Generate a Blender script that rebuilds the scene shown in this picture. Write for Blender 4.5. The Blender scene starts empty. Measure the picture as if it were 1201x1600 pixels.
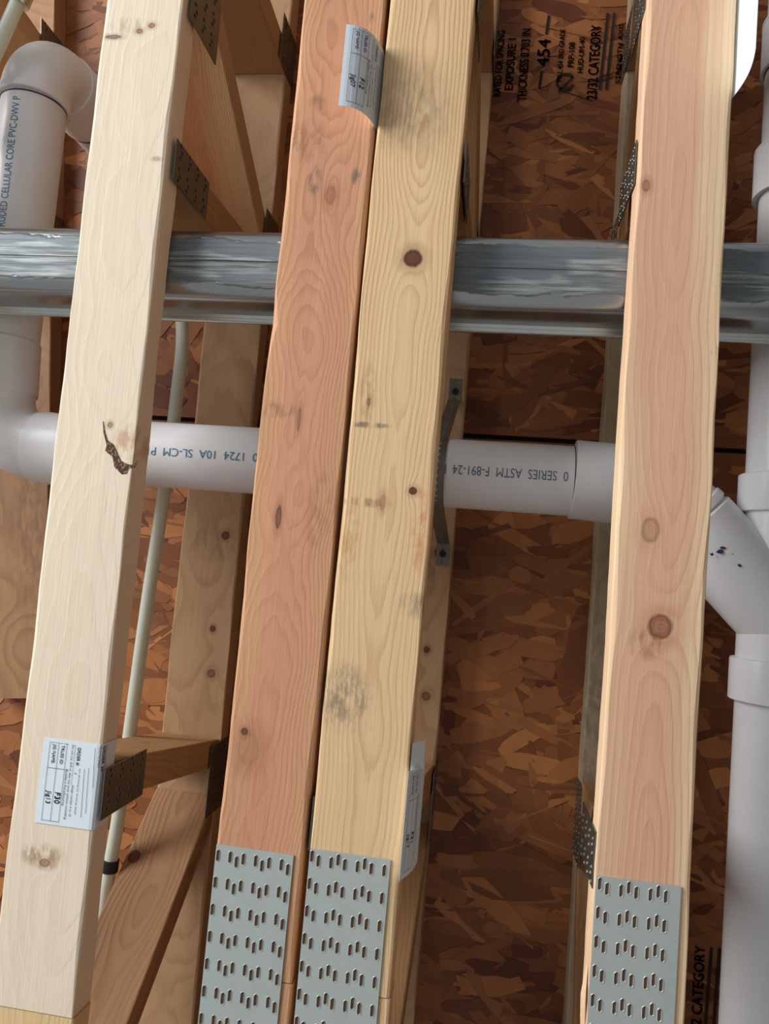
import bpy, bmesh, math, random
from mathutils import Vector, Matrix
sc = bpy.context.scene
C = sc.collection
# ------------------------------------------------------------------ camera
FX = 1202.0                       # focal length in pixels of the 1201 x 1600 frame
W, H = 1201.0, 1600.0
CZ = 1.62                         # eye height above the room floor
def unit(v): return Vector(v).normalized()
VPY = (1980.0-W/2, -15900.0-H/2); ZXR = 765.0-W/2
ZYR = (FX*FX+VPY[0]*ZXR)/(-VPY[1])
rZ = unit((ZXR, ZYR, FX)); rY = -unit((VPY[0], VPY[1], FX)); rX = rY.cross(rZ)   # world axes in camera (right, down, forward)
def ray(px, py):
    c = Vector((px-W/2, py-H/2, FX)); return Vector((rX.dot(c), rY.dot(c), rZ.dot(c)))
def P(px, py, z):                 # where a sight line meets the level z above the eye (heights below are above the eye)
    r = ray(px, py); r = r*(z/r.z); return Vector((r.x, r.y, z+CZ))
cam = bpy.data.cameras.new('camera'); co = bpy.data.objects.new('camera', cam); C.objects.link(co)
right = Vector((rX.x, rY.x, rZ.x)); down = Vector((rX.y, rY.y, rZ.y)); fwd = Vector((rX.z, rY.z, rZ.z))
M = Matrix.Identity(4)
for i in range(3):
    M[i][0] = right[i]; M[i][1] = -down[i]; M[i][2] = -fwd[i]
# image right/down/forward with Y down the picture and Z away is a right-handed frame seen from below
M.translation = (0, 0, CZ)
co.matrix_world = M
cam.sensor_fit = 'HORIZONTAL'; cam.sensor_width = 36.0; cam.lens = 36.0*FX/W
cam.clip_start = 0.02; cam.clip_end = 100
sc.camera = co
# ------------------------------------------------------------------ light
wd = bpy.data.worlds.new('world'); sc.world = wd; wd.use_nodes = True
bg = wd.node_tree.nodes['Background']; bg.inputs[0].default_value = (0.93, 0.965, 1.0, 1); bg.inputs[1].default_value = 0.37
def area(name, loc, to, size, power, col):
    l = bpy.data.lights.new(name, 'AREA'); l.shape = 'RECTANGLE'; l.size = size[0]; l.size_y = size[1]; l.energy = power; l.color = col
    o = bpy.data.objects.new(name, l); C.objects.link(o); o.location = loc
    o.rotation_euler = (Vector(to)-Vector(loc)).to_track_quat('-Z', 'Y').to_euler(); return o
area('window_daylight', (-3.2, -1.6, 0.9), (0, 0, 2.5), (2.4, 2.0), 200, (0.98, 0.99, 1.0))
sc.view_settings.view_transform = 'Standard'; sc.view_settings.look = 'None'
sc.view_settings.exposure = 0.0; sc.view_settings.gamma = 1.0; sc.view_settings.use_curve_mapping = False

# ------------------------------------------------------------------ node helpers
def lin(r, g, b):
    f = lambda c: (c/255/12.92) if c/255 <= 0.04045 else ((c/255+0.055)/1.055)**2.4
    return (f(r), f(g), f(b), 1)
class NT:
    def __init__(s, name):
        s.mat = bpy.data.materials.new(name); s.mat.use_nodes = True; s.t = s.mat.node_tree
        s.b = s.t.nodes['Principled BSDF']; s.tc = s.t.nodes.new('ShaderNodeTexCoord')
        sp = s.n('ShaderNodeSeparateXYZ'); s.link(s.tc.outputs['Object'], sp.inputs[0]); s.x, s.y, s.z = sp.outputs
    def n(s, t, **k):
        nd = s.t.nodes.new(t)
        for a, v in k.items(): setattr(nd, a, v)
        return nd
    def link(s, a, b): s.t.links.new(a, b)
    def put(s, v, inp):
        if v is None: return
        if isinstance(v, bpy.types.NodeSocket): s.link(v, inp)
        else: inp.default_value = v
    def m(s, op, a, b=None, c=None, clamp=False):
        nd = s.n('ShaderNodeMath', operation=op, use_clamp=clamp)
        for i, v in enumerate((a, b, c)): s.put(v, nd.inputs[i])
        return nd.outputs[0]
    def vec(s, x, y, z):
        nd = s.n('ShaderNodeCombineXYZ')
        for i, v in enumerate((x, y, z)): s.put(v, nd.inputs[i])
        return nd.outputs[0]
    def noise(s, sx, sy, sz, off=0.0, detail=2.0, rough=0.5, x=None, y=None, z=None):
        v = s.vec(s.m('MULTIPLY_ADD', x or s.x, sx, off), s.m('MULTIPLY_ADD', y or s.y, sy, off*1.7), s.m('MULTIPLY_ADD', z or s.z, sz, off*0.6))
        nd = s.n('ShaderNodeTexNoise'); s.link(v, nd.inputs['Vector']); nd.inputs['Scale'].default_value = 1
        nd.inputs['Detail'].default_value = detail; nd.inputs['Roughness'].default_value = rough
        return nd.outputs[0]
    def mix(s, f, a, b, mode='MIX'):
        nd = s.n('ShaderNodeMix', data_type='RGBA', blend_type=mode)
        s.put(f, nd.inputs[0]); s.put(a, nd.inputs[6]); s.put(b, nd.inputs[7]); return nd.outputs[2]
    def ramp(s, f, pts):
        nd = s.n('ShaderNodeValToRGB'); s.put(f, nd.inputs[0]); e = nd.color_ramp.elements
        while len(e) < len(pts): e.new(0.5)
        for el, (p, c) in zip(e, pts): el.position = p; el.color = c if len(c) == 4 else (*c, 1)
        return nd.outputs[0]
    def step(s, v, a, b):
        nd = s.n('ShaderNodeMapRange', interpolation_type='SMOOTHSTEP'); s.put(v, nd.inputs[0])
        nd.inputs[1].default_value = a; nd.inputs[2].default_value = b; return nd.outputs[0]
    def bump(s, h, strength=0.3, dist=0.001):
        nd = s.n('ShaderNodeBump'); s.put(h, nd.inputs['Height']); nd.inputs['Strength'].default_value = strength
        nd.inputs['Distance'].default_value = dist; s.link(nd.outputs[0], s.b.inputs['Normal'])
    def set(s, col=None, rough=None, metal=None, spec=None):
        s.put(col, s.b.inputs['Base Color']); s.put(rough, s.b.inputs['Roughness']); s.put(metal, s.b.inputs['Metallic'])
        if spec is not None: s.b.inputs['Specular IOR Level'].default_value = spec
        return s.mat

def wood(name, light, late, heart=None, hc=0.0, hw=0.03, seed=1.0, cx=0.0, cz=-0.03, freq=260, contrast=0.6, knots=(), stains=(), wob=0.03, tone=0.25, swirl=0.0):
    """sawn softwood: growth rings cut lengthwise along local y; knots = (x, y, rx, ry, colour, push, filled)"""
    t = NT(name)
    n1 = t.noise(1.5, 2.2, 1.5, seed, 1.5); n2 = t.noise(3.0, 3.1, 3.0, seed+7, 2.0)
    n3 = t.noise(22, 7, 22, seed+3, 2)
    dx = t.m('ADD', t.m('SUBTRACT', t.x, cx), t.m('MULTIPLY_ADD', n1, wob*1.6, -wob*0.8))
    dz = t.m('ADD', t.m('SUBTRACT', t.z, cz), t.m('MULTIPLY_ADD', n2, wob*3.2, -wob*1.6))
    r = t.m('SQRT', t.m('ADD', t.m('MULTIPLY', dx, dx), t.m('MULTIPLY', dz, dz)))
    r = t.m('ADD', r, t.m('MULTIPLY_ADD', n3, 0.006+swirl, 0))
    r = t.m('ADD', r, t.m('MULTIPLY_ADD', t.noise(130, 22, 130, seed+5, 3, 0.6), 0.0022, 0))
    masks = []
    for (kx, ky, rx, ry, kc, push, fill) in knots:
        a = t.m('DIVIDE', t.m('SUBTRACT', t.x, kx), rx); b = t.m('DIVIDE', t.m('SUBTRACT', t.y, ky), ry)
        d2 = t.m('ADD', t.m('MULTIPLY', a, a), t.m('MULTIPLY', b, b))
        d2n = t.m('ADD', d2, t.m('MULTIPLY_ADD', t.noise(160, 160, 160, kx*90, 2), 0.7, -0.35))
        b2 = t.m('MULTIPLY', b, 0.45)
        e2 = t.m('ADD', t.m('MULTIPLY', a, a), t.m('MULTIPLY', b2, b2))
        r = t.m('ADD', r, t.m('DIVIDE', push, t.m('MULTIPLY_ADD', e2, 0.35, 1.0)))
        masks.append((d2n, kc, fill))
    fr = t.m('FRACT', t.m('MULTIPLY', r, freq))
    prof = t.ramp(fr, [(0.0, (0.05,)*3), (0.45, (0.2,)*3), (0.8, (0.95,)*3), (0.9, (1,)*3), (1.0, (0.05,)*3)])
    fine = t.noise(420, 9, 420, seed+1, 3, 0.6)
    coarse = t.noise(35, 2.0, 35, seed+2, 3)
    cmod = t.step(t.noise(14, 1.2, 14, seed+9, 1), 0.3, 0.7)
    f = t.m('MULTIPLY', t.m('MULTIPLY', prof, contrast), t.m('MULTIPLY_ADD', cmod, 0.65, 0.35))
    base = light
    if heart:
        hx = t.m('ABSOLUTE', t.m('ADD', t.m('SUBTRACT', t.x, hc), t.m('ADD', t.m('MULTIPLY_ADD', n1, 0.05, -0.025), t.m('MULTIPLY_ADD', t.noise(70, 1.6, 70, seed+6, 3, 0.6), 0.05, -0.025))))
        base = t.mix(t.step(hx, hw*1.45, hw*0.4), light, heart)
    col = t.mix(f, base, late)
    tn = t.m('ADD', t.m('MULTIPLY_ADD', coarse, tone*2, 1.0-tone), t.m('MULTIPLY_ADD', fine, 0.22, -0.11))
    col = t.mix(1.0, col, t.vec(tn, tn, tn), 'MULTIPLY')
    for (d2, kc, fill) in masks:
        rim = t.m('SUBTRACT', 1.0, t.m('ABSOLUTE', t.m('MULTIPLY', t.m('SUBTRACT', d2, 1.0), 1.6)), clamp=True)
        ins = t.step(d2, 1.15, 0.85)
        rings = t.m('MULTIPLY_ADD', t.m('SINE', t.m('MULTIPLY', t.m('SQRT', t.m('MAXIMUM', d2, 0.0)), 17.0)), 0.12, 0.88)
        kcol = t.mix(1.0, kc, t.vec(rings, rings, rings), 'MULTIPLY')
        col = t.mix(t.m('MULTIPLY', t.step(d2, 7.0, 0.8), 0.28), col, kc)
        col = t.mix(t.m('MULTIPLY', ins, fill), col, kcol)
        col = t.mix(t.m('MULTIPLY', rim, 0.75*fill), col, tuple(c*0.28 for c in kc[:3])+(1,))
    for (sx, sy, rx, ry, scol, amt) in stains:
        a = t.m('DIVIDE', t.m('SUBTRACT', t.x, sx), rx); b = t.m('DIVIDE', t.m('SUBTRACT', t.y, sy), ry)
        d2 = t.m('ADD', t.m('MULTIPLY', a, a), t.m('MULTIPLY', b, b))
        g = t.m('MULTIPLY', t.step(d2, 1.2, 0.0), t.step(t.noise(120, 45, 60, sx*70+sy*31, 4, 0.65), 0.38, 0.62))
        col = t.mix(t.m('MULTIPLY', g, amt), col, scol)
    t.bump(t.m('ADD', t.m('MULTIPLY', prof, 0.5), fine), 0.35, 0.0006)
    return t.set(col, 0.62, 0, 0.3)

def plain(name, col, rough=0.5, metal=0.0, var=0.08, sc_=(40, 40, 40), bump=0.0):
    t = NT(name); n = t.noise(*sc_, 3.3, 4, 0.6)
    v = t.m('MULTIPLY_ADD', n, var*2, 1-var)
    if bump: t.bump(n, bump, 0.0008)
    return t.set(t.mix(1.0, col, t.vec(v, v, v), 'MULTIPLY'), rough, metal)

# ------------------------------------------------------------------ object helpers
def obj(name, verts, faces, mat, parent=None, smooth=False, label=None, kind=None):
    me = bpy.data.meshes.new(name); me.from_pydata([tuple(v) for v in verts], [], faces); me.update()
    if mat: me.materials.append(mat)
    if smooth: me.polygons.foreach_set('use_smooth', [True]*len(me.polygons))
    o = bpy.data.objects.new(name, me); C.objects.link(o)
    if parent: o.parent = parent
    if label: o['label'] = label
    if kind: o['kind'] = kind
    return o
def thing(name, label, cat, loc=(0, 0, 0), rz=0.0, group=None):
    o = bpy.data.objects.new(name, None); o.empty_display_size = 0.05; C.objects.link(o)
    o.location = loc; o.rotation_euler = (0, 0, rz); o['label'] = label; o['category'] = cat
    if group: o['group'] = group
    return o
def recalc(o):
    bm = bmesh.new(); bm.from_mesh(o.data); bmesh.ops.recalc_face_normals(bm, faces=bm.faces); bm.to_mesh(o.data); bm.free(); return o
def bevel(o, w=0.002, seg=2):
    m = o.modifiers.new('bevel', 'BEVEL'); m.width = w; m.segments = seg; m.limit_method = 'ANGLE'; m.angle_limit = math.radians(40); return o

def board(name, parent, mat, xc, w, y0, y1, z0, z1, seed=1, r=0.003, jit=0.0006, notches=()):
    """long stick with eased, slightly uneven arrises, grain along y"""
    rnd = random.Random(seed); n = max(2, int((y1-y0)/0.02)); vs = []; fs = []; K = 12
    ph = [rnd.uniform(0, 6.28) for _ in range(12)]
    for i in range(n+1):
        y = y0+(y1-y0)*i/n; ring = []
        for ci, (sx, sz) in enumerate(((-1, -1), (1, -1), (1, 1), (-1, 1))):
            rr = r*(1+0.5*math.sin(y*9+ph[ci])+0.3*math.sin(y*41+ph[ci+4]))
            jx = jit*math.sin(y*13+ph[ci+1])+rnd.uniform(-1, 1)*jit*0.35; jz = jit*math.sin(y*7+ph[ci+5])*0.6
            for (nx, nz, ny, hw, d) in notches:
                if nx == sx and nz == sz: rr += d*math.exp(-((y-ny)/hw)**2)
            cx = xc+sx*w/2+jx; cz = (z0 if sz < 0 else z1)+jz
            a0 = {(-1, -1): 180, (1, -1): 270, (1, 1): 0, (-1, 1): 90}[(sx, sz)]
            for a in (a0, a0+45, a0+90):
                ring.append((cx-sx*rr+rr*math.cos(math.radians(a)), y, cz-sz*rr+rr*math.sin(math.radians(a))))
        vs += ring
    for i in range(n):
        for k in range(K):
            a = i*K+k; b = i*K+(k+1) % K; fs.append((a, b, b+K, a+K))
    fs.append(tuple(range(K-1, -1, -1))); fs.append(tuple(n*K+k for k in range(K)))
    return recalc(obj(name, vs, fs, mat, parent))

def web(parent, mat, poly, xc, w, name='web'):
    """a web of the truss: polygon in the (y, z) plane, first two corners at one end, last two at the other"""
    a = (Vector(poly[0])+Vector(poly[1]))/2; b = (Vector(poly[2])+Vector(poly[3]))/2
    d = (b-a).normalized(); ang = math.atan2(d.y, d.x); mid = (a+b)/2
    loc = []
    for p in poly:
        q = Vector(p)-mid; loc.append((q.dot(d), q.dot(Vector((-d.y, d.x)))))
    vs = [(sx*w/2+xc*(p[1]/(ZT-ZB)), l[0], l[1]) for sx in (-1, 1) for l, p in zip(loc, poly)]; n = len(loc)
    fs = [tuple(range(n)), tuple(range(2*n-1, n-1, -1))]+[(k, (k+1) % n, n+(k+1) % n, n+k) for k in range(n)]
    o = recalc(obj(name, vs, fs, mat, parent)); o.location = (0, mid.x, mid.y); o.rotation_euler = (ang, 0, 0)
    return bevel(o, 0.0022)

def slotgrid(cols, y0, y1, pitch, sw, sl, depth, cham=0.0005, first=None):
    """sheet with rounded punched slots. cols = (x_left, x_right, slot_x or None, y_offset); returns verts (u, v, h), faces, slot face ids"""
    vs = []; fs = []; floor = []
    def V(u, v, h): vs.append((u, v, h)); return len(vs)-1
    for (xl, xr, sx, off) in cols:
        if sx is None:
            fs.append((V(xl, y0, 0), V(xr, y0, 0), V(xr, y1, 0), V(xl, y1, 0))); continue
        y = y0+(first if first is not None else pitch/2)+off; edges = [y0]; cs = []
        while y+sl/2+0.001 < y1:
            if y-sl/2-0.001 > y0: cs.append(y); edges.append(y+pitch/2)
            y += pitch
        if cs: edges[-1] = y1
        for yc, a, b in zip(cs, edges[:-1], edges[1:]):
            q = [V(xl, a, 0), V(xr, a, 0), V(xr, b, 0), V(xl, b, 0)]
            def ring(hw, hl, h):
                c = hw*0.75
                return [V(sx-hw+c, yc-hl, h), V(sx+hw-c, yc-hl, h), V(sx+hw, yc-hl+c, h), V(sx+hw, yc+hl-c, h), V(sx+hw-c, yc+hl, h), V(sx-hw+c, yc+hl, h), V(sx-hw, yc+hl-c, h), V(sx-hw, yc-hl+c, h)]
            o1 = ring(sw/2+cham, sl/2+cham, 0.0); o2 = ring(sw/2+cham*0.5, sl/2+cham*0.5, cham*0.8); o3 = ring(sw/2, sl/2, 0.0); o4 = ring(sw/2, sl/2, -depth)
            fs += [(q[0], q[1], o1[1], o1[0]), (q[1], o1[2], o1[1]), (q[1], q[2], o1[3], o1[2]), (q[2], o1[4], o1[3]), (q[2], q[3], o1[5], o1[4]), (q[3], o1[6], o1[5]), (q[3], q[0], o1[7], o1[6]), (q[0], o1[0], o1[7])]
            for A, B in ((o1, o2), (o2, o3), (o3, o4)):
                for k in range(8): fs.append((A[k], A[(k+1) % 8], B[(k+1) % 8], B[k]))
            floor.append(len(fs)); fs.append(tuple(o4))
        if not cs: fs.append((V(xl, y0, 0), V(xr, y0, 0), V(xr, y1, 0), V(xl, y1, 0)))
    xa = min(c[0] for c in cols); xb = max(c[1] for c in cols)
    # rim of the sheet
    e = [V(xa, y0, 0), V(xb, y0, 0), V(xb, y1, 0), V(xa, y1, 0)]; g = [V(xa, y0, -depth), V(xb, y0, -depth), V(xb, y1, -depth), V(xa, y1, -depth)]
    for k in range(4): fs.append((e[k], e[(k+1) % 4], g[(k+1) % 4], g[k]))
    return vs, fs, floor

def plate_cols(w, phase, pitch=0.0283, sub=0.0073, step=0.004, invert=False):
    """columns of a nail plate: slots in threes, the middle one staggered"""
    xs = []; x = phase-pitch*2
    while x < w+pitch:
        for k, o in ((-1, 0), (0, step), (1, 0)):
            c = x+k*sub
            if 0.0022 < c < w-0.0022: xs.append((c, -o if invert else o))
        x += pitch
    xs.sort(); cols = []
    for i, (c, o) in enumerate(xs):
        l = 0 if i == 0 else (xs[i-1][0]+c)/2; r = w if i == len(xs)-1 else (xs[i+1][0]+c)/2
        cols.append((l, r, c, o))
    return cols
plate_cache = {}
def nail_plate(parent, mat, hole, origin, ux, uy, w, l, phase=0.014, invert=False, first=0.013, th=0.0013, label=None, name='nail_plate', sl=0.0118, pitch=0.0281):
    key = (mat.name, round(w, 4), round(l, 4), phase, invert, first, sl, pitch)
    if key not in plate_cache:
        vs, fs, fl = slotgrid(plate_cols(w, phase, invert=invert), 0, l, pitch, 0.0034, sl, th, 0.0007, first)
        me = bpy.data.meshes.new('nail_plate'); me.from_pydata(vs, [], fs); me.update(); me.materials.append(mat); me.materials.append(hole)
        for i in fl: me.polygons[i].material_index = 1
        plate_cache[key] = me
    o = bpy.data.objects.new(name, plate_cache[key]); C.objects.link(o); o.parent = parent
    ux = Vector(ux).normalized(); uy = Vector(uy).normalized(); uz = ux.cross(uy); m = Matrix.Identity(4)
    for i in range(3): m[i][0] = ux[i]; m[i][1] = uy[i]; m[i][2] = uz[i]
    m.translation = Vector(origin)+uz*th
    o.matrix_local = m
    if label: o['label'] = label
    return o

txt_cache = {}
def text2d(s, size):
    if s not in txt_cache:
        cu = bpy.data.curves.new('t', 'FONT'); cu.body = s; cu.size = 1.0; cu.resolution_u = 3
        o = bpy.data.objects.new('t', cu); C.objects.link(o); bpy.context.view_layer.update()
        me = bpy.data.meshes.new_from_object(o.evaluated_get(bpy.context.evaluated_depsgraph_get()))
        txt_cache[s] = ([(v.co.x, v.co.y) for v in me.vertices], [tuple(p.vertices) for p in me.polygons])
        bpy.data.objects.remove(o); bpy.data.curves.remove(cu); bpy.data.meshes.remove(me)
    v, f = txt_cache[s]; return [(a*size, b*size) for a, b in v], f
def text_w(s, size):
    v, _ = text2d(s, size); return max((a for a, b in v), default=0)
class Ink:
    """flat lettering and rules in (u, v); fn maps u, v to a point on the surface"""
    def __init__(s): s.v = []; s.f = []
    def text(s, st, u, v, size, d=(1, 0), stretch=1.0, length=None, bold=0, flip=False):
        vv, ff = text2d(st, size); n = len(s.v)
        if length: stretch = length/max(1e-6, text_w(st, size))
        up = (d[1], -d[0]) if flip else (-d[1], d[0])
        for k in ((0, 0),)+(((bold, 0), (0, bold), (bold, bold)) if bold else ()):
            n = len(s.v)
            s.v += [(u+a*stretch*d[0]+b*up[0]+k[0], v+a*stretch*d[1]+b*up[1]+k[1]) for a, b in vv]
            s.f += [tuple(i+n for i in f) for f in ff]
    def bar(s, u0, v0, u1, v1, w=0.0004):
        dx, dy = u1-u0, v1-v0; L = math.hypot(dx, dy); nx, ny = -dy/L*w/2, dx/L*w/2; k = max(1, int(L/0.004)); n = len(s.v)
        for i in range(k+1):
            t = i/k; s.v += [(u0+dx*t+nx, v0+dy*t+ny), (u0+dx*t-nx, v0+dy*t-ny)]
        s.f += [(n+2*i, n+2*i+1, n+2*i+3, n+2*i+2) for i in range(k)]
    def ring(s, u, v, r, w, a0=0, a1=360):
        n = len(s.v); k = 24
        for i in range(k+1):
            a = math.radians(a0+(a1-a0)*i/k); s.v += [(u+(r-w/2)*math.cos(a), v+(r-w/2)*math.sin(a)), (u+(r+w/2)*math.cos(a), v+(r+w/2)*math.sin(a))]
        s.f += [(n+2*i, n+2*i+1, n+2*i+3, n+2*i+2) for i in range(k)]
    def slice(s, step):
        bm = bmesh.new(); vv = [bm.verts.new((a, b, 0)) for a, b in s.v]
        for f in s.f:
            try: bm.faces.new([vv[i] for i in f])
            except ValueError: pass
        lo = min(b for a, b in s.v); hi = max(b for a, b in s.v); y = lo+step
        while y < hi:
            bmesh.ops.bisect_plane(bm, geom=bm.verts[:]+bm.edges[:]+bm.faces[:], plane_co=(0, y, 0), plane_no=(0, 1, 0)); y += step
        bm.verts.index_update(); s.v = [(v.co.x, v.co.y) for v in bm.verts]; s.f = [tuple(v.index for v in f.verts) for f in bm.faces]; bm.free()
    def build(s, fn, mat, parent, name='printed_text', label=None): return obj(name, [fn(a, b) for a, b in s.v], s.f, mat, parent, label=label)

def sweep(name, path, radii, mat, parent=None, seg=40, smooth=True, caps=True, label=None):
    path = [Vector(p) for p in path]; n = len(path); vs = []; fs = []
    t0 = (path[1]-path[0]).normalized(); up = Vector((0, 0, 1)) if abs(t0.z) < 0.9 else Vector((1, 0, 0))
    nrm = (up-t0*up.dot(t0)).normalized(); prev = t0
    for i in range(n):
        if i == 0: t = t0
        elif i == n-1: t = (path[i]-path[i-1]); t = t.normalized() if t.length > 1e-9 else prev
        else:
            a = path[i]-path[i-1]; b = path[i+1]-path[i]
            t = (a.normalized() if a.length > 1e-9 else Vector())+(b.normalized() if b.length > 1e-9 else Vector()); t = t.normalized() if t.length > 1e-9 else prev
        q = prev.rotation_difference(t); nrm = q @ nrm; nrm = (nrm-t*nrm.dot(t)).normalized(); prev = t
        bn = t.cross(nrm)
        for k in range(seg):
            an = 2*math.pi*k/seg; vs.append(path[i]+(nrm*math.cos(an)+bn*math.sin(an))*radii[i])
    for i in range(n-1):
        for k in range(seg): a = i*seg+k; b = i*seg+(k+1) % seg; fs.append((a, b, b+seg, a+seg))
    if caps: fs.append(tuple(range(seg-1, -1, -1))); fs.append(tuple((n-1)*seg+k for k in range(seg)))
    o = obj(name, vs, fs, mat, parent, label=label); recalc(o)
    if smooth:
        o.data.polygons.foreach_set('use_smooth', [True]*len(o.data.polygons))
        o.data.set_sharp_from_angle(angle=math.radians(35))
    return o
def arc(p, d0, d1, r, n=12):
    """fillet at corner p, coming along d0 and leaving along d1"""
    d0 = Vector(d0).normalized(); d1 = Vector(d1).normalized(); th = d0.angle(d1); tl = r*math.tan(th/2)
    a = Vector(p)-d0*tl; out = []; axis = d0.cross(d1).normalized(); c = a+(axis.cross(d0))*r
    for i in range(n+1): out.append(c+Matrix.Rotation(th*i/n, 3, axis) @ (a-c))
    return out

# ------------------------------------------------------------------ materials
K_BR = lin(112, 66, 42); K_DK = lin(72, 44, 30); K_RED = lin(150, 92, 60)
galv = NT('galvanised_steel')
g1 = galv.noise(60, 60, 60, 2, 4, 0.6); g2 = galv.noise(18, 9, 18, 5, 3)
gv = galv.m('ADD', galv.m('MULTIPLY_ADD', g1, 0.2, 0.9), galv.m('MULTIPLY_ADD', g2, 0.25, -0.125))
galv.bump(g1, 0.15, 0.0004)
galv = galv.set(galv.mix(1.0, lin(206, 210, 205), galv.vec(gv, gv, gv), 'MULTIPLY'), galv.m('MULTIPLY_ADD', g2, 0.2, 0.22), 0.88)
galv_dark = plain('dark_plate_steel', lin(122, 119, 110), 0.36, 0.85, 0.15)  # darker steel tone for the plates on the truss sides
splice_m = plain('bright_plate_steel', lin(196, 204, 199), 0.4, 0.5, 0.1, (45, 30, 45))
hole_m = plain('crushed_shaded_wood', lin(120, 88, 66), 0.8, 0, 0.3, (200, 200, 200))  # pressed wood at the slot bottoms, recess shadow included in the colour
pvc = NT('white_pvc')
p1 = pvc.noise(25, 25, 25, 1, 3); p2 = pvc.step(pvc.noise(70, 14, 70, 4, 4, 0.7), 0.62, 0.8)
pc = pvc.mix(pvc.m('MULTIPLY', p2, 0.22), lin(228, 228, 229), lin(150, 140, 130))
pv = pvc.m('MULTIPLY_ADD', p1, 0.12, 0.94)
pvc = pvc.set(pvc.mix(1.0, pc, pvc.vec(pv, pv, pv), 'MULTIPLY'), 0.33, 0, 0.45)
purple = plain('purple_primer', lin(62, 44, 92), 0.4)
blue_ink = plain('blue_pipe_ink', lin(66, 122, 162), 0.6)
grey_ink = plain('grey_blue_pipe_ink', lin(96, 110, 134), 0.6)
black_ink = plain('black_ink', lin(28, 30, 38), 0.6)
stamp_ink = plain('black_stamp_ink', lin(34, 16, 8), 0.8, 0, 0.35, (90, 90, 90))
paper = plain('pale_blue_paper', lin(222, 232, 240), 0.7, 0, 0.03)
pex = plain('milky_tubing', lin(222, 226, 208), 0.35, 0, 0.05, (20, 20, 20))
black_pl = plain('black_plastic', lin(26, 28, 30), 0.5)

# ------------------------------------------------------------------ levels (above the eye)
ZB = 0.823; TH = 0.038; ZT = 1.191; ZO = 1.229
SEG_Y0, SEG_Y1 = -1.35, 1.25
# ------------------------------------------------------------------ ceiling: strand board subfloor
ceil = bpy.data.objects.new('ceiling', None); C.objects.link(ceil); ceil.location = (0, 0, ZO+CZ); ceil['kind'] = 'structure'
def osb_mat(name, base, dark, k):
    t = NT(name)
    n = t.noise(30, 9, 30, k, 4, 0.6); n2 = t.noise(6, 6, 6, k+4, 3, 0.6)
    info = t.n('ShaderNodeAttribute', attribute_name='tone'); tn = info.outputs['Fac']
    c = t.mix(tn, dark, base); v = t.m('ADD', t.m('MULTIPLY_ADD', n, 0.5, 0.72), t.m('MULTIPLY_ADD', n2, 0.3, -0.15))
    t.bump(n, 0.3, 0.0008)
    return t.set(t.mix(1.0, c, t.vec(v, v, v), 'MULTIPLY'), 0.5, 0, 0.35)
osb = osb_mat('strand_board', lin(184, 120, 68), lin(104, 54, 28), 2.0)
seam_y = P(850, 688, ZO).y
panels = []
for (ya, yb) in ((-1.5, seam_y-0.0045), (seam_y+0.0035, 1.4)):
    vs = [(x, y, z) for z in (0, 0.018) for x, y in ((-1.5, ya), (1.2, ya), (1.2, yb), (-1.5, yb))]
    o = obj('subfloor_panel', vs, [(0, 3, 2, 1), (4, 5, 6, 7), (0, 1, 5, 4), (1, 2, 6, 5), (2, 3, 7, 6), (3, 0, 4, 7)], osb, ceil)
    at = o.data.attributes.new('tone', 'FLOAT', 'FACE'); at.data.foreach_set('value', [0.25]*6); panels.append((o, ya, yb))
rnd = random.Random(11)
def strand(cx, cy, L, Wd, ang, z, tilt, r):
    """one ragged wood flake pressed in the panel face: outline, face down"""
    n = r.choice((4, 5, 6)); top = []; bot = []; sl = r.uniform(-0.5, 0.5)*Wd; bow = r.uniform(-0.12, 0.12)*Wd
    for i in range(n+1):
        f = i/n; u = -L/2+L*f; e = r.uniform(0.3, 0.95) if i in (0, n) else r.uniform(0.86, 1.08); bb = bow*math.sin(math.pi*f)
        top.append((u+sl/2*(1 if i == n else 0)+r.uniform(-1, 1)*L*0.03, Wd/2*e+bb)); bot.append((u-sl/2*(1 if i == n else 0)+r.uniform(-1, 1)*L*0.03, -Wd/2*r.uniform(0.88, 1.08)*(e if i in (0, n) else 1)+bb))
    k = r.uniform(0.2, 0.8); mid = (L/2+r.uniform(-0.05, 0.1)*L, Wd*(k-0.5)*0.6); mid0 = (-L/2-r.uniform(-0.05, 0.1)*L, Wd*(r.random()-0.5)*0.6)
    ring = top+[mid]+bot[::-1]+[mid0]; ca, sa = math.cos(ang), math.sin(ang)
    out = [(cx+u*ca-v*sa, cy+u*sa+v*ca, -(z+tilt*v/Wd*2+r.uniform(0, 0.0001))) for u, v in ring]
    return out
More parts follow.
